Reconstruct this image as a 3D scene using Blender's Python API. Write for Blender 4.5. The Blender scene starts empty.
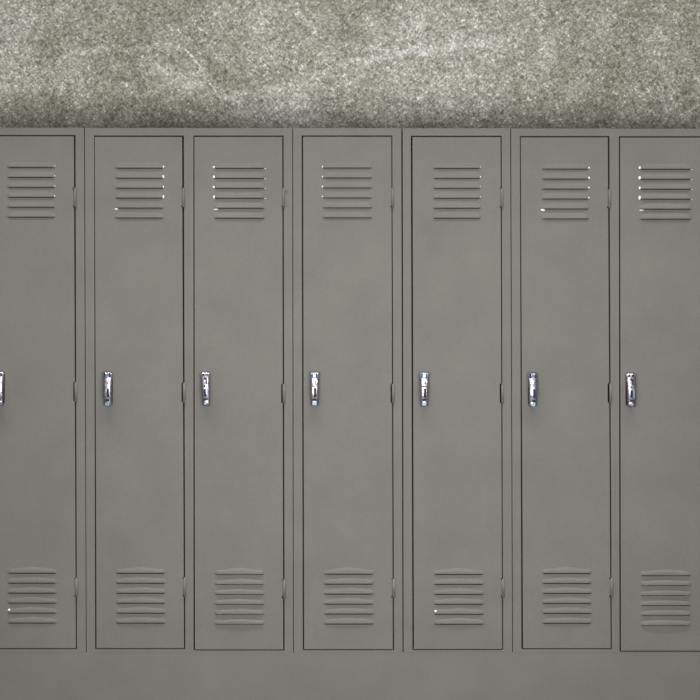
import bpy, bmesh, math, random
from mathutils import Vector
C = bpy.context.scene.collection
S = 0.0035                      # metres per pixel on the locker fronts
def X(px): return (px - 350.0) * S
def Z(py): return (710.0 - py) * S
WALL_Y = 0.47
DEPTH = 0.44

# ------------------------------------------------------------------ materials
def mat(name):
    m = bpy.data.materials.new(name); m.use_nodes = True
    nt = m.node_tree; b = nt.nodes['Principled BSDF']
    return m, nt, b
def N(nt, t, **k):
    n = nt.nodes.new(t)
    for a, v in k.items(): setattr(n, a, v)
    return n
def ramp(nt, pts, interp='LINEAR'):
    r = nt.nodes.new('ShaderNodeValToRGB'); r.color_ramp.interpolation = interp
    e = r.color_ramp.elements
    while len(e) < len(pts): e.new(0.5)
    for i, (p, c) in enumerate(pts):
        e[i].position = p
        e[i].color = (c, c, c, 1) if not isinstance(c, tuple) else (*c, 1)
    return r
def noise(nt, co, scale, detail=4, rough=0.5, dist=0.0):
    n = N(nt, 'ShaderNodeTexNoise'); n.inputs['Scale'].default_value = scale
    n.inputs['Detail'].default_value = detail; n.inputs['Roughness'].default_value = rough
    n.inputs['Distortion'].default_value = dist
    nt.links.new(co, n.inputs['Vector']); return n.outputs['Fac']
def mix(nt, fac, a, b, mode='MIX'):
    m = N(nt, 'ShaderNodeMix', data_type='RGBA', blend_type=mode)
    if isinstance(fac, (int, float)): m.inputs[0].default_value = fac
    else: nt.links.new(fac, m.inputs[0])
    for s, v in ((6, a), (7, b)):
        if isinstance(v, tuple): m.inputs[s].default_value = (*v, 1)
        else: nt.links.new(v, m.inputs[s])
    return m.outputs[2]
def math_(nt, op, a, b=0.5):
    m = N(nt, 'ShaderNodeMath', operation=op)
    for i, v in enumerate((a, b)):
        if isinstance(v, (int, float)): m.inputs[i].default_value = v
        else: nt.links.new(v, m.inputs[i])
    return m.outputs[0]
def bump(nt, b, h, strength, dist):
    bp = N(nt, 'ShaderNodeBump'); bp.inputs['Strength'].default_value = strength
    bp.inputs['Distance'].default_value = dist
    nt.links.new(h, bp.inputs['Height']); nt.links.new(bp.outputs[0], b.inputs['Normal'])

def paint_material():
    m, nt, b = mat('grey_locker_paint')
    g = N(nt, 'ShaderNodeNewGeometry').outputs['Position']
    cloud = noise(nt, g, 5.5, 3, 0.55)
    fine = noise(nt, g, 160, 3, 0.6)
    r = ramp(nt, [(0.3, (0.149, 0.1445, 0.134)), (0.7, (0.167, 0.161, 0.149))]); nt.links.new(cloud, r.inputs[0])
    f = ramp(nt, [(0.3, 0.47), (0.7, 0.53)]); nt.links.new(fine, f.inputs[0])
    col = mix(nt, 1.0, r.outputs[0], f.outputs[0], 'OVERLAY')
    # rubbed lighter scuffs here and there
    sc = noise(nt, g, 9, 6, 0.7, 0.6); rs = ramp(nt, [(0.64, 0.0), (0.78, 0.30)]); nt.links.new(sc, rs.inputs[0])
    col = mix(nt, rs.outputs[0], col, (0.21, 0.20, 0.19))
    nt.links.new(col, b.inputs['Base Color'])
    b.inputs['Roughness'].default_value = 0.6
    b.inputs['Specular IOR Level'].default_value = 0.15
    hh = math_(nt, 'ADD', math_(nt, 'MULTIPLY', noise(nt, g, 4.0, 2), 3.0), math_(nt, 'MULTIPLY', fine, 0.05))
    bump(nt, b, hh, 0.35, 0.004)
    return m
def simple(name, col, rough, metal=0.0, spec=0.5):
    m, nt, b = mat(name)
    g = N(nt, 'ShaderNodeNewGeometry').outputs['Position']
    r = ramp(nt, [(0.3, tuple(c * 0.9 for c in col)), (0.7, tuple(min(1, c * 1.08) for c in col))])
    nt.links.new(noise(nt, g, 90, 3), r.inputs[0]); nt.links.new(r.outputs[0], b.inputs['Base Color'])
    b.inputs['Roughness'].default_value = rough; b.inputs['Metallic'].default_value = metal
    b.inputs['Specular IOR Level'].default_value = spec
    return m
def chrome_material():
    m, nt, b = mat('worn_chrome')
    g = N(nt, 'ShaderNodeNewGeometry').outputs['Position']
    r = ramp(nt, [(0.35, (0.30, 0.29, 0.34)), (0.6, (0.60, 0.58, 0.64))])
    n = noise(nt, g, 150, 3, 0.6); nt.links.new(n, r.inputs[0]); nt.links.new(r.outputs[0], b.inputs['Base Color'])
    b.inputs['Metallic'].default_value = 1.0; b.inputs['Roughness'].default_value = 0.34
    bump(nt, b, noise(nt, g, 95, 2, 0.5), 0.35, 0.004)
    return m
KW = (5 + 0.47) / 5
VEINS_SHADE = [(183, 44, 222, 101, 2.2, 0.26), (120, 80, 150, 112, 1.8, 0.16), (222, 98, 250, 92, 1.8, 0.16), (60, 52, 182, 46, 6, 0.10), (345, 62, 505, 40, 7, 0.15), (340, 44, 420, 52, 6, 0.13),
         (140, 56, 200, 92, 20, 0.09), (205, 66, 262, 92, 20, -0.08), (0, 95, 70, 105, 20, -0.05), (220, 98, 330, 76, 3, 0.07),
         (600, 60, 700, 95, 25, -0.05), (250, 5, 350, 60, 25, 0.05), (410, 90, 560, 60, 14, 0.05)]  # negative entries at both wall ends paint the corner shade
def concrete_material():
    m, nt, b = mat('rough_concrete')
    g = N(nt, 'ShaderNodeNewGeometry').outputs['Position']
    L = nt.links
    # large cloudy patches, medium mottling, coarse grit
    big = noise(nt, g, 1.9, 5, 0.62, 0.4)
    med = noise(nt, g, 9.0, 6, 0.7, 0.5)
    grit = noise(nt, g, 80, 6, 0.8, 1.0)
    grain = noise(nt, g, 170, 4, 0.8, 0.5)
    base = ramp(nt, [(0.36, (0.360, 0.345, 0.285)), (0.47, (0.480, 0.467, 0.410)), (0.57, (0.630, 0.622, 0.570)), (0.70, (0.80, 0.795, 0.76))])
    bl = math_(nt, 'ADD', math_(nt, 'MULTIPLY', big, 0.5), math_(nt, 'MULTIPLY', med, 0.5))
    # pale scratches and streaks, a darker patch, and corner shade painted into the render
    for (ax, ay, bx, by, wd, amt) in VEINS_SHADE:
        pa = Vector(((ax - 350) * S * KW, 0, Z(350) - (ay - 350) * S * KW)); pb = Vector(((bx - 350) * S * KW, 0, Z(350) - (by - 350) * S * KW))
        d = pb - pa; ln = d.length; d.normalize()
        def dot(vec, off):
            vm = N(nt, 'ShaderNodeVectorMath', operation='DOT_PRODUCT'); L.new(warp, vm.inputs[0]); vm.inputs[1].default_value = vec
            return math_(nt, 'SUBTRACT', vm.outputs['Value'], off)
        if 'warp' not in locals():
            wn = N(nt, 'ShaderNodeTexNoise'); wn.inputs['Scale'].default_value = 12; wn.inputs['Detail'].default_value = 5; L.new(g, wn.inputs['Vector'])
            ws = N(nt, 'ShaderNodeVectorMath', operation='MULTIPLY_ADD'); L.new(wn.outputs['Color'], ws.inputs[0])
            ws.inputs[1].default_value = (0.05, 0, 0.05); L.new(g, ws.inputs[2]); 
            w2 = N(nt, 'ShaderNodeVectorMath', operation='SUBTRACT'); L.new(ws.outputs[0], w2.inputs[0]); w2.inputs[1].default_value = (0.025, 0, 0.025)
            warp = w2.outputs[0]
        along = dot(d, pa.dot(d)); pn = Vector((-d.z, 0, d.x)); across = math_(nt, 'ABSOLUTE', dot(pn, pa.dot(pn)))
        m1 = N(nt, 'ShaderNodeMapRange', interpolation_type='SMOOTHSTEP'); L.new(across, m1.inputs[0]); m1.inputs[1].default_value = wd * S; m1.inputs[2].default_value = 0; m1.inputs[3].default_value = 0; m1.inputs[4].default_value = amt
        mid = math_(nt, 'ABSOLUTE', math_(nt, 'SUBTRACT', along, ln / 2))
        m2 = N(nt, 'ShaderNodeMapRange', interpolation_type='SMOOTHSTEP'); L.new(mid, m2.inputs[0]); m2.inputs[1].default_value = ln * 0.56; m2.inputs[2].default_value = ln * 0.38; m2.inputs[3].default_value = 0; m2.inputs[4].default_value = 1
        bl = math_(nt, 'ADD', bl, math_(nt, 'MULTIPLY', m1.outputs[0], m2.outputs[0]))
    L.new(bl, base.inputs[0])
    gr = ramp(nt, [(0.36, 0.36), (0.46, 0.80), (0.54, 1.14), (0.62, 1.50)]); L.new(grit, gr.inputs[0])
    col = mix(nt, 1.0, base.outputs[0], gr.outputs[0], 'MULTIPLY')
    # short crossing trowel scratches
    for ang, off in ((0.75, 0.0), (-0.7, 3.0)):
        mp = N(nt, 'ShaderNodeMapping'); mp.vector_type = 'TEXTURE'; L.new(g, mp.inputs[0])
        mp.inputs[1].default_value = (off, 0, 0); mp.inputs[2].default_value = (0, ang, 0); mp.inputs[3].default_value = (1 / 48, 1 / 60, 1 / 120)
        sn = noise(nt, mp.outputs[0], 1.0, 3, 0.65, 0.3)
        sr_ = ramp(nt, [(0.34, 0.66), (0.47, 1.0), (0.60, 1.06), (0.68, 1.75)]); L.new(sn, sr_.inputs[0])
        col = mix(nt, 1.0, col, sr_.outputs[0], 'MULTIPLY')
    g2 = ramp(nt, [(0.36, 0.62), (0.64, 1.32)]); L.new(grain, g2.inputs[0])
    col = mix(nt, 1.0, col, g2.outputs[0], 'MULTIPLY')
    # white efflorescence
    w = noise(nt, g, 5.0, 8, 0.78, 1.2); rw = ramp(nt, [(0.55, 0.0), (0.68, 0.22)]); L.new(w, rw.inputs[0])
    col = mix(nt, math_(nt, 'MULTIPLY', rw.outputs[0], gr.outputs[0]), col, (0.82, 0.81, 0.76))
    # dark pits
    v = N(nt, 'ShaderNodeTexVoronoi'); v.inputs['Scale'].default_value = 34; L.new(g, v.inputs['Vector'])
    rv = ramp(nt, [(0.03, 0.75), (0.12, 0.0)]); L.new(v.outputs['Distance'], rv.inputs[0])
    keep = ramp(nt, [(0.50, 0.0), (0.60, 1.0)]); L.new(noise(nt, g, 14, 2), keep.inputs[0])
    col = mix(nt, math_(nt, 'MULTIPLY', rv.outputs[0], keep.outputs[0]), col, (0.10, 0.09, 0.08))
    L.new(col, b.inputs['Base Color'])
    b.inputs['Roughness'].default_value = 0.9; b.inputs['Specular IOR Level'].default_value = 0.2
    hh = math_(nt, 'ADD', grit, math_(nt, 'MULTIPLY', med, 1.5))
    bump(nt, b, hh, 0.55, 0.006)
    return m
PAINT = paint_material(); CHROME = chrome_material(); CONC = concrete_material()
DARK = simple('dark_recess_enamel', (0.020, 0.020, 0.024), 0.6, spec=0.12)
BLUE = simple('dark_blue_keyway', (0.010, 0.018, 0.080), 0.5, spec=0.15)
GREYM = simple('pale_blue_steel', (0.16, 0.23, 0.34), 0.4, 0.3)
GLINT = simple('painted_glint', (0.80, 0.79, 0.76), 0.5, 0.2)  # pale colour standing in for glints at the louver ends
FLOORM = simple('grey_floor', (0.20, 0.195, 0.18), 0.6)
CRACK = simple('crack_shadowed_mortar', (0.12, 0.11, 0.10), 0.95)

# ------------------------------------------------------------------ helpers
def obj(name, bm, mats, parent=None, smooth=False, normals=True):
    if normals: bmesh.ops.recalc_face_normals(bm, faces=bm.faces)
    me = bpy.data.meshes.new(name); bm.to_mesh(me); bm.free()
    for m in (mats if isinstance(mats, (list, tuple)) else [mats]): me.materials.append(m)
    if smooth:
        for p in me.polygons: p.use_smooth = True
    o = bpy.data.objects.new(name, me); C.objects.link(o)
    if parent: o.parent = parent
    return o
def hexa(bm, pts, mi=0):
    """8 points: front 4 (ccw) then back 4"""
    v = [bm.verts.new(p) for p in pts]
    for f in ((0,1,2,3),(7,6,5,4),(0,4,5,1),(1,5,6,2),(2,6,7,3),(3,7,4,0)):
        fc = bm.faces.new([v[i] for i in f]); fc.material_index = mi
    return v
def quadbox(bm, q, y0, y1, mi=0):
    """q = four (x, z) corners, extruded from y0 to y1"""
    return hexa(bm, [(x, y0, z) for x, z in q] + [(x, y1, z) for x, z in q], mi)
def box(bm, x0, x1, y0, y1, z0, z1, mi=0):
    return quadbox(bm, [(x0, z0), (x1, z0), (x1, z1), (x0, z1)], y0, y1, mi)
def cyl(bm, c, r, h, axis='z', n=14, mi=0, r2=None):
    r2 = r if r2 is None else r2
    ring = []
    for k, (s, rr) in enumerate(((-0.5, r), (0.5, r2))):
        vs = []
        for i in range(n):
            a = 2 * math.pi * i / n; p, q, t = rr * math.cos(a), rr * math.sin(a), s * h
            d = {'z': (p, q, t), 'y': (p, t, q), 'x': (t, p, q)}[axis]
            vs.append(bm.verts.new((c[0] + d[0], c[1] + d[1], c[2] + d[2])))
        ring.append(vs)
    for i in range(n):
        j = (i + 1) % n
        f = bm.faces.new((ring[0][i], ring[0][j], ring[1][j], ring[1][i])); f.material_index = mi; f.smooth = True
    for vs in ring:
        f = bm.faces.new(vs); f.material_index = mi
def lerp(a, b, t): return a + (b - a) * t

# ------------------------------------------------------------------ lockers
YT, YB = 128.0, 652.4           # top and bottom of the bodies
# seam top/bottom on each side, joint gap (px) left/right, door edges and gaps, vents, handle
LK = [
 dict(sl=(-24.6,-23.0), sr=(84.4,86.2), gl=(.35,.35), gr=(.35,.3), jl=1, jr=1, dl=(-14.2,-12.8), dr=(74.6,76.3), dt=135.7, db=648.7,
      gapl=(.9,1.1), gapr=(1.5,1.0), uv=(7.0,55.5,167.6), lv=(7.5,57.0,573.0), hx=-1.3, hy=371.5, yt=127.6,
      hinge=(188,382,578), glint_end='r', glint_k=0.55, soft=0),
 dict(sl=(84.4,86.2), sr=(188.0,189.4), gl=(.35,.3), gr=(.04,.04), jl=1, jr=0, dl=(94.4,95.8), dr=(182.9,184.6), dt=136.2, db=648.7,
      gapl=(.6,1.4), gapr=(1.6,1.1), uv=(115.0,164.0,168.4), lv=(115.5,165.8,573.1), hx=107.4, hy=372.0, yt=127.8,
      hinge=(188,383,577.5), glint_end='r', glint_k=1.0, soft=0),
 dict(sl=(188.0,189.4), sr=(292.6,293.4), gl=(.04,.04), gr=(.3,.3), jl=0, jr=1, dl=(193.9,194.2), dr=(282.9,283.9), dt=136.2, db=650.0,
      gapl=(.9,1.3), gapr=(1.1,1.2), uv=(213.8,265.0,168.6), lv=(214.5,264.5,574.3), hx=205.2, hy=372.0, yt=128.0,
      hinge=(188,384,579.5), glint_end='l', glint_k=1.1, soft=1),
 dict(sl=(292.6,293.4), sr=(402.0,403.1), gl=(.3,.3), gr=(.6,.45), jl=1, jr=1, dl=(302.3,303.5), dr=(391.8,393.4), dt=136.1, db=649.8,
      gapl=(1.2,1.2), gapr=(.8,1.1), uv=(322.3,372.5,168.2), lv=(323.5,374.0,574.0), hx=314.8, hy=372.0, yt=128.0,
      hinge=(188,384,578.5), glint_end='l', glint_k=0.65, soft=0),
 dict(sl=(402.0,403.1), sr=(510.7,512.6), gl=(.6,.45), gr=(.35,.3), jl=1, jr=1, dl=(411.7,413.2), dr=(501.1,502.6), dt=136.4, db=649.6,
      gapl=(1.5,1.3), gapr=(1.0,.9), uv=(432.8,481.0,168.6), lv=(433.5,484.0,574.2), hx=424.6, hy=372.3, yt=128.2,
      hinge=(188.5,384,578.5), glint_end='r', glint_k=0.5, soft=0),
 dict(sl=(510.7,512.6), sr=(614.2,616.0), gl=(.35,.3), gr=(.04,.04), jl=1, jr=0, dl=(520.3,522.3), dr=(608.6,611.3), dt=136.7, db=648.8,
      gapl=(.7,1.5), gapr=(1.6,1.1), uv=(541.5,589.3,169.3), lv=(542.0,592.0,573.3), hx=533.2, hy=372.8, yt=128.4,
      hinge=(189,383.5,577.8), glint_end='r', glint_k=0.9, soft=0),
 dict(sl=(614.2,616.0), sr=(719.0,720.6), gl=(.04,.04), gr=(.3,.3), jl=0, jr=1, dl=(619.5,620.3), dr=(709.5,711.0), dt=136.9, db=651.2,
      gapl=(1.1,1.3), gapr=(1.1,1.2), uv=(639.5,691.5,169.5), lv=(640.5,691.0,575.4), hx=631.4, hy=373.3, yt=128.6,
      hinge=(189,384,580), glint_end='l', glint_k=1.2, soft=1),
]
LABELS = [
 'grey metal locker at the far left of the row, cut off by the left edge',
 'grey metal locker second from the left, bright glints painted on right ends of upper louvers',
 'grey metal locker third from the left, bright glints painted on left ends of upper louvers',
 'grey metal locker at the middle of the row, three lockers on each side',
 'grey metal locker third from the right, wide dark seam on its left side',
 'grey metal locker second from the right, handle whole, no seam towards its right neighbour',
 'grey metal locker at the far right of the row, cut off by the right edge',
]
def at_y(pair, py): return lerp(pair[0], pair[1], (py - 136.0) / (649.0 - 136.0))

def make_body(L, parent):
    bm = bmesh.new()
    yt, yb = L['yt'], YB
    gl = lambda py: at_y(L['sl'], py) + at_y(L['gl'], py)
    gr = lambda py: at_y(L['sr'], py) - at_y(L['gr'], py)
    ol = [(X(gl(yb)), Z(yb)), (X(gr(yb)), Z(yb)), (X(gr(yt)), Z(yt)), (X(gl(yt)), Z(yt))]
    it, ib = L['dt'] - 0.65, L['db'] + 0.45
    il = lambda py: at_y(L['dl'], py) - at_y(L['gapl'], py) / 2
    ir = lambda py: at_y(L['dr'], py) + at_y(L['gapr'], py) / 2
    inn = [(X(il(ib)), Z(ib)), (X(ir(ib)), Z(ib)), (X(ir(it)), Z(it)), (X(il(it)), Z(it))]
    FO = [bm.verts.new((x, 0, z)) for x, z in ol]; FI = [bm.verts.new((x, 0, z)) for x, z in inn]
    BI = [bm.verts.new((x, 0.022, z)) for x, z in inn]
    dO = DEPTH
    BO = [bm.verts.new((x, dO, z)) for x, z in ol]
    # inner liner leads back from the return flange, leaving a closed dark compartment
    lin = 0.006
    LO = [bm.verts.new((x, 0.022, z)) for x, z in
          ((ol[0][0]+lin, ol[0][1]+0.0015), (ol[1][0]-lin, ol[1][1]+0.0015), (ol[2][0]-lin, ol[2][1]-lin), (ol[3][0]+lin, ol[3][1]-lin))]
    LB = [bm.verts.new((v.co.x, dO - 0.006, v.co.z)) for v in LO]
    for i in range(4):
        j = (i + 1) % 4
        bm.faces.new((FO[i], FO[j], FI[j], FI[i]))
        bm.faces.new((FI[i], FI[j], BI[j], BI[i]))
        bm.faces.new((BI[i], BI[j], LO[j], LO[i]))
        bm.faces.new((LO[i], LO[j], LB[j], LB[i]))
        bm.faces.new((FO[j], FO[i], BO[i], BO[j]))
    bm.faces.new(LB); bm.faces.new(BO[::-1])
    bm.edges.ensure_lookup_table()
    def E(a, b): return next(e for e in a.link_edges if e.other_vert(a) is b)
    sel = [E(FI[i], FI[(i + 1) % 4]) for i in range(4)] + [E(FO[2], FO[3])]
    if L['jr']: sel.append(E(FO[1], FO[2]))
    if L['jl']: sel.append(E(FO[3], FO[0]))
    bmesh.ops.bevel(bm, geom=sel, offset=0.0014, segments=2, affect='EDGES', profile=0.6)
    return obj('body', bm, PAINT, parent)

def vent_rows(y0): return [y0 + 9.96 * k for k in range(6)]
LUH = 5.4                        # louver height in px
def make_door(L, parent):
    bm = bmesh.new()
    T, B = L['dt'] + 0.65, L['db'] - 0.5
    rows = [T]
    holes = set()
    for base in (L['uv'][2], L['lv'][2]):
        for y in vent_rows(base):
            rows += [y - 3.2, y + (0.3 if base == L['uv'][2] else 0.45 if L['soft'] else 0.65)]; holes.add(len(rows) - 2)
    notch = set()
    for hy in L['hinge']:
        rows += [hy - 0.3, hy + 0.3, hy + 18.7, hy + 19.3]; notch |= {hy + 0.3, hy + 18.7}
    keyh = {rows[h] for h in holes}
    rows.append(B)
    # a hinge notch row may fall inside a louver slot: keep the slot open across it
    spans = [(rows[h], rows[h + 1]) for h in sorted(holes)]
    rows = sorted(rows)
    holes = {i for i in range(len(rows) - 1) if any(a - 1e-6 <= rows[i] and rows[i + 1] <= b + 1e-6 for a, b in spans)}
    xl = lambda py: at_y(L['dl'], py) + at_y(L['gapl'], py) / 2
    xr = lambda py: at_y(L['dr'], py) - at_y(L['gapr'], py) / 2 - (1.5 if py in notch else 0)
    def vl(py, k):
        t = (py - 193) / (599 - 193); return lerp(L['uv'][k], L['lv'][k], t) + (1.6 if k == 0 else -1.6)
    G = []
    for y in rows:
        G.append([bm.verts.new((X(x), -0.0012, Z(y))) for x in (xl(y), vl(y, 0), vl(y, 1), xr(y))])
    for r in range(len(rows) - 1):
        for c in range(3):
            if c == 1 and r in holes: continue
            bm.faces.new((G[r][c], G[r+1][c], G[r+1][c+1], G[r][c+1]))
    # returned edges
    per = G[0] + [g[3] for g in G[1:]] + G[-1][2::-1] + [g[0] for g in G[-2:0:-1]]
    back = [bm.verts.new((v.co.x, 0.016, v.co.z)) for v in per]
    n = len(per); edge = []
    for i in range(n):
        j = (i + 1) % n
        f = bm.faces.new((per[i], per[j], back[j], back[i]))
        edge.append(next(e for e in f.edges if per[i] in e.verts and per[j] in e.verts))
    bm.normal_update()
    bmesh.ops.bevel(bm, geom=edge, offset=0.0012, segments=2, affect='EDGES', profile=0.6)
    return obj('door', bm, PAINT, parent)

def make_vent(L, key, parent, rnd):
    x0, x1, yb = L[key]
    upper = key == 'uv'
    bm = bmesh.new()
    nu, nv = 28, 7
    W = (x1 - x0) * S
    bold = 1.25 if L['soft'] else 0.9
    for k, y in enumerate(vent_rows(yb)):
        zl = Z(y) + 0.0010
        cols = []
        jit = rnd.uniform(-0.3, 0.3)
        P = (0.0046 if upper else (0.0068 if L['soft'] else 0.0044)) * (1.3 if upper and L['soft'] else 1.0) * rnd.uniform(0.92, 1.08)
        for i in range(nu + 1):
            u = i / nu; d = min(u, 1 - u)
            e = min(1.0, d / 0.085); e = math.sin(e * math.pi / 2) ** 0.8     # quick rise at the two ends
            if upper:
                H = LUH * S * (0.62 + 0.38 * math.sin(min(1.0, d / 0.16) * math.pi / 2))
            else:
                H = (3.4 + (2.9 + jit) * (1 - abs(2 * u - 1)) ** 0.9) * S
            col = []
            for j in range(nv + 1):
                v = j / nv
                p = P * e * (math.cos(v * math.pi / 2) if upper else min(1.0, (1 - v) / 0.42) * (0.86 + 0.14 * (1 - v)))
                if not upper: p *= 0.7 + 0.3 * (1 - abs(2 * u - 1))
                col.append(bm.verts.new((X(x0) + W * u, -0.0016 - p, zl + H * v)))
            # lip turned back a little under the front edge
            lip = bm.verts.new((X(x0) + W * u, -0.0016 - max(0, P * e - 0.0016), zl + 0.0002))
            col.insert(0, lip); cols.append(col)
        for i in range(nu):
            for j in range(nv + 1):
                f = bm.faces.new((cols[i][j], cols[i+1][j], cols[i+1][j+1], cols[i][j+1])); f.smooth = True
        # bright glints on the louver ends, painted as pale spots
        def paint_glint(cx, cz, rx, rz, yy):
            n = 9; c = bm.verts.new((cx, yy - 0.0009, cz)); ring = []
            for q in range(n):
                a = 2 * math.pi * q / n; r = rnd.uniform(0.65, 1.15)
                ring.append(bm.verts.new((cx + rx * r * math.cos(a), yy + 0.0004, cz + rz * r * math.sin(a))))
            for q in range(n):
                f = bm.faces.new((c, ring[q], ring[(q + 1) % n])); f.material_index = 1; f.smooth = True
        gk = L['glint_k']
        if upper and k < 4 and gk > 0.45:
            cx = X(x1) - 0.002 if L['glint_end'] == 'r' else X(x0) + 0.0005
            sz = 0.0052 * gk * rnd.uniform(0.75, 1.1)
            paint_glint(cx, zl + 0.0045, sz * 0.8, sz, -0.0034)
            if L['glint_end'] == 'l' and gk > 1: paint_glint(X(x1) + 0.0005, zl - 0.0015, 0.0022, 0.0016, -0.0026)
        if upper and k == 4 and gk > 0.8:
            if L['glint_end'] == 'r': paint_glint(X(x0) + 0.005, zl - 0.0035, 0.0080, 0.0042, -0.0022)
            else: paint_glint(X(x0) + 0.007, zl - 0.0040, 0.0095, 0.0022, -0.0022)
        if not upper and k == 4 and L['glint_end'] == 'r' and gk < 0.6:
            paint_glint(X(x0) + 0.007, zl + 0.0105, 0.0045, 0.0048, -0.0060)
    return obj('louver_vent', bm, [PAINT, GLINT], parent, normals=True)

def make_handle(L, parent, kind):
    """lever handle: housing, raised chrome lever, grip jaws, keyway, screws"""
    bm = bmesh.new()
    cx, zt = X(L['hx'] - 0.25) * (5 - 0.032) / 5, Z(350) + (Z(L['hy']) - Z(350)) * (5 - 0.03) / 5; H = 33.8 * S
    lean = {0: 0.0, 1: 0.0, 2: 0.0035, 3: 0.0, 4: 0.0, 5: 0.0015, 6: 0.004}[kind]
    # dark pressed housing behind the lever
    hw, hh = 0.0138, H * 0.5 - 0.003
    pts = []
    for (sx, sz) in ((1, 1), (-1, 1), (-1, -1), (1, -1)):
        for a in range(5):
            t = {(1,1):0, (-1,1):90, (-1,-1):180, (1,-1):270}[(sx, sz)] + a * 22.5
            t = math.radians(t); pts.append((cx + 0.0004 + sx * (hw - 0.009) + 0.009 * math.cos(t), zt - H / 2 + sz * (hh - 0.009) + 0.009 * math.sin(t)))
    f0 = [bm.verts.new((x, -0.0012, z)) for x, z in pts]; f1 = [bm.verts.new((cx + (x - cx) * 0.86, -0.009, z)) for x, z in pts]
    n = len(pts)
    for i in range(n):
        f = bm.faces.new((f0[i], f0[(i+1)%n], f1[(i+1)%n], f1[i])); f.material_index = 1
    f = bm.faces.new(f1); f.material_index = 1
    # chrome lever: lofted cross sections from top to bottom; wide head, waist, narrow tail
    prof = [(0.00, .0150, .020), (0.03, .0172, .026), (0.12, .0178, .029), (0.22, .0168, .030), (0.30, .0155, .031),
            (0.45, .0152, .034), (0.62, .0150, .034), (0.78, .0146, .030), (0.84, .0138, .026), (0.90, .0140, .027), (0.97, .0134, .024), (1.0, .0118, .019)]
    sec = []
    for t, w, d in prof:
        z = zt - H * t; xx = cx + lean * t
        ring = [bm.verts.new((xx + w * a, y, z)) for a, y in
                ((-0.74, -0.007), (-1, -d * 0.84), (-0.95, -d), (-0.4, -d - 0.0015), (0, -d - 0.002), (0.4, -d - 0.0015), (0.95, -d), (1, -d * 0.84), (0.74, -0.007))]
        sec.append(ring)
    for a, b_ in zip(sec, sec[1:]):
        for i in range(8):
            f = bm.faces.new((a[i], a[i+1], b_[i+1], b_[i])); f.smooth = i not in (0, 7)
    bm.faces.new(sec[0]); bm.faces.new(sec[-1])
    P = lambda u, t: (cx + lean * t + u, zt - H * t)
    def slab(u0, u1, t0, t1, y0, y1, mi, sk=0.0):
        a, b_, c, d = P(u0 + sk, t1), P(u1 + sk, t1), P(u1, t0), P(u0, t0)
        quadbox(bm, [a, b_, c, d], y0, y1, mi)
    def stud(u, t, r, y, mi, h=0.004):
        x, z = P(u, t); cyl(bm, (x, y, z), r, h, 'y', 12, mi)
    if kind in (0, 1, 5):        # forked head with two dark prongs, long blue keyway
        slab(-.0125, -.0070, .02, .17, -.0335, -.022, 2, .0012); slab(.0068, .0115, .03, .15, -.0335, -.022, 2, -.0006)
        slab(-.0035, .0040, .02, .08, -.0325, -.022, 4)
        stud(-.0055, .28, .0022, -.0345, 1); stud(.0030, .33, .0020, -.0350, 1); stud(-.0062, .43, .0018, -.0355, 1)
        stud(-.0005, .40, .0030, -.0352, 4)
        slab(-.0012, .0072, .48, .74, -.0378, -.030, 2, .0006)
        slab(-.0050, .0072, .80, .865, -.0325, -.022, 1)
        slab(-.0070, .0070, .90, .985, -.0305, -.022, 4)
    elif kind in (2, 6):         # two round holes, slanted ribs, dark keyway
        stud(-.0065, .075, .0040, -.0285, 1, .006); stud(.0058, .075, .0040, -.0285, 1, .006)
        slab(-.0062, .0062, .15, .175, -.0335, -.024, 4); stud(-.0005, .19, .0042, -.0325, 1)
        slab(.0015, .0058, .18, .36, -.0355, -.028, 1, .0004)
        slab(-.0048, .0022, .38, .44, -.0365, -.028, 1, -.002)
        slab(-.0058, .0028, .50, .72, -.0378, -.030, 2, -.0006)
        slab(.0050, .0090, .46, .74, -.0375, -.030, 4)
        slab(-.0075, .0060, .79, .835, -.0335, -.022, 1)
        stud(-.0005, .92, .0050, -.0290, 4, .008)
    else:                        # square blue window with a button, ribs, black keyhole
        slab(-.0100, .0085, .03, .18, -.0335, -.022, 4)
        slab(-.0098, -.0062, .04, .17, -.0345, -.022, 2); slab(.0048, .0082, .04, .17, -.0345, -.022, 2)
        stud(-.0008, .10, .0040, -.0345, 0, .006)
        slab(-.0080, .0078, .22, .30, -.0345, -.024, 0, .002); slab(.0010, .0046, .24, .36, -.0355, -.028, 2)
        slab(-.0085, .0065, .40, .43, -.0375, -.030, 1, .001)
        slab(-.0020, .0060, .47, .70, -.0382, -.030, 1); stud(.0020, .70, .0052, -.0360, 1, .005)
        slab(-.0062, .0068, .79, .85, -.0335, -.022, 1)
        slab(-.0070, .0070, .88, .975, -.0310, -.022, 4)
    return obj('handle', bm, [CHROME, DARK, BLUE, GLINT, GREYM], parent)

def make_hinge(L, y, parent, tabs=False):
    bm = bmesh.new()
    h = 19.5 * S; yc = y + 9.5
    cx = X(at_y(L['dr'], yc)) + 0.0006; zc = Z(yc)
    cx += 0.0012
    cyl(bm, (cx, -0.0036, zc), 0.0047, h * 0.93, 'z', 18)
    cyl(bm, (cx, -0.0036, zc), 0.0034, h * 0.99, 'z', 12)
    box(bm, cx, cx + 0.0060, -0.0018, 0.0004, zc - h / 2, zc + h / 2)
    if tabs:
        for s in (-1, 1):
            box(bm, cx + 0.004, cx + 0.0165, -0.0026, 0.0003, zc + s * h * 0.36 - 0.004, zc + s * h * 0.36 + 0.004)
            cyl(bm, (cx + 0.0125, -0.0030, zc + s * h * 0.36), 0.0026, 0.003, 'y', 10)
    return obj('hinge', bm, PAINT, parent)

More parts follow.
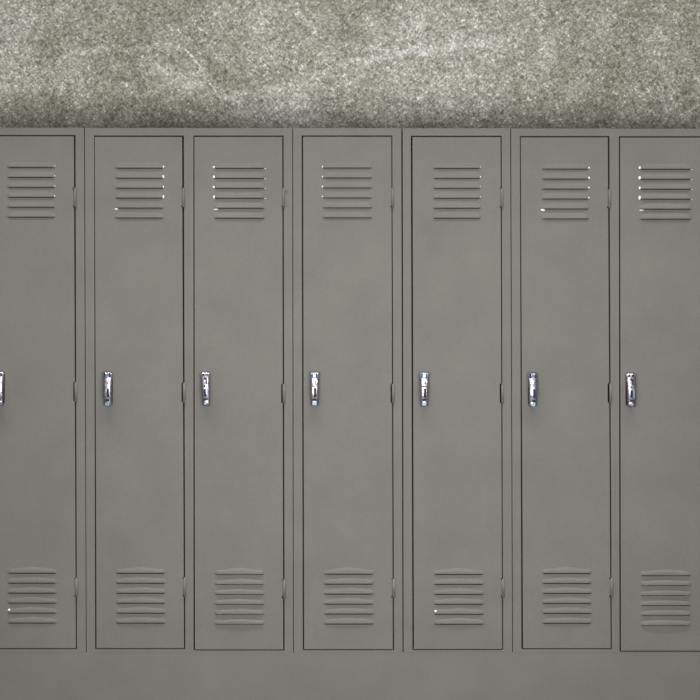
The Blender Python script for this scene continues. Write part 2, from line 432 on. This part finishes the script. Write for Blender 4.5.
rnd = random.Random(7)
for i, L in enumerate(LK):
    root = bpy.data.objects.new('locker', None); C.objects.link(root)
    cx0 = X((L['sl'][1] + L['sr'][1]) / 2); root.location = (cx0, DEPTH / 2, Z(YB))
    root['label'] = LABELS[i]; root['category'] = 'locker'; root['group'] = 'grey metal lockers in a row'
    bpy.context.view_layer.update()
    body = make_body(L, root)
    door = make_door(L, root)
    kids = [body, door]
    subs = [make_vent(L, 'uv', door, rnd), make_vent(L, 'lv', door, rnd), make_handle(L, door, i)]
    subs[-1]['label'] = 'chrome lever handle with dark keyway'
    for k, hy in enumerate(L['hinge']): subs.append(make_hinge(L, hy, door, tabs=(i == 2 and k == 0)))
    off = Vector(root.location)
    for o in kids + subs:                       # geometry was written in world space: move it into the locker's frame
        for v in o.data.vertices: v.co -= off

# ------------------------------------------------------------------ continuous base under the lockers
bm = bmesh.new()
xa, xb = X(-23.0), X(720.6)
box(bm, xa, xb, 0.0005, DEPTH, 0.0, Z(YB))
es = [e for e in bm.edges if all(v.co.y < 0.01 for v in e.verts) and all(v.co.z > 0.1 for v in e.verts)]
bmesh.ops.bevel(bm, geom=es, offset=0.0004, segments=1, affect='EDGES')
base = obj('plinth', bm, PAINT)
base['label'] = 'plain grey metal plinth running unbroken below all the lockers'; base['category'] = 'plinth'

# ------------------------------------------------------------------ setting
def struct(name, bm, m):
    o = obj(name, bm, m); o['kind'] = 'structure'; return o
bm = bmesh.new(); box(bm, -4.5, 4.5, WALL_Y, WALL_Y + 0.2, 0, 3.6); wall = struct('wall_back', bm, CONC)
bm = bmesh.new(); box(bm, -4.5, 4.5, -6.5, WALL_Y + 0.2, -0.1, 0.0); struct('floor', bm, FLOORM)

# ------------------------------------------------------------------ light
def area(name, loc, target, sx, sy, power, col):
    l = bpy.data.lights.new(name, 'AREA'); l.shape = 'RECTANGLE'; l.size = sx; l.size_y = sy
    l.energy = power; l.color = col
    o = bpy.data.objects.new(name, l); C.objects.link(o); o.location = loc
    o.rotation_euler = (Vector(target) - Vector(loc)).to_track_quat('-Z', 'Y').to_euler()
    return o
area('added_softbox', (0.05, -3.5, 1.03), (0.05, 0.3, 2.2), 2.3, 1.2, 122, (1.0, 0.99, 0.965))  # unseen softbox added in front, placed to leave the wall's lower strip shaded
for k in (-1, 0, 1):
    dl = area('added_top_strip', (0.05 + 1.3 * k, -0.75, 3.3), (0.05 + 1.3 * k, -0.70, 0), 1.2, 0.25, 11.5, (1.0, 0.99, 0.96))  # unseen overhead strips added to rake the doors without reaching the wall
    dl.data.spread = math.radians(80)
w = bpy.data.worlds.new('world'); bpy.context.scene.world = w; w.use_nodes = True
nt = w.node_tree; bg = nt.nodes['Background']; bg.inputs[1].default_value = 0.30
tc = N(nt, 'ShaderNodeTexCoord'); sp = N(nt, 'ShaderNodeSeparateXYZ'); nt.links.new(tc.outputs['Generated'], sp.inputs[0])
rr = ramp(nt, [(0.0, (0.30, 0.29, 0.26)), (0.48, (0.42, 0.415, 0.40)), (0.6, (0.76, 0.76, 0.74)), (1.0, (0.8, 0.79, 0.75))])
nt.links.new(math_(nt, 'ADD', math_(nt, 'MULTIPLY', sp.outputs[2], 0.5), 0.5), rr.inputs[0]); nt.links.new(rr.outputs[0], bg.inputs[0])

# ------------------------------------------------------------------ camera
cd = bpy.data.cameras.new('camera'); cam = bpy.data.objects.new('camera', cd); C.objects.link(cam)
D = 5.0
cam.location = (0, -D, Z(350)); cam.rotation_euler = (math.pi / 2, 0, 0)
cd.sensor_width = 36; cd.lens = 36 * (D / S) / 700; cd.clip_end = 60
sc = bpy.context.scene; sc.camera = cam
sc.view_settings.view_transform = 'Standard'; sc.view_settings.look = 'None'
sc.view_settings.exposure = 0.0; sc.view_settings.gamma = 1.0; sc.view_settings.use_curve_mapping = False
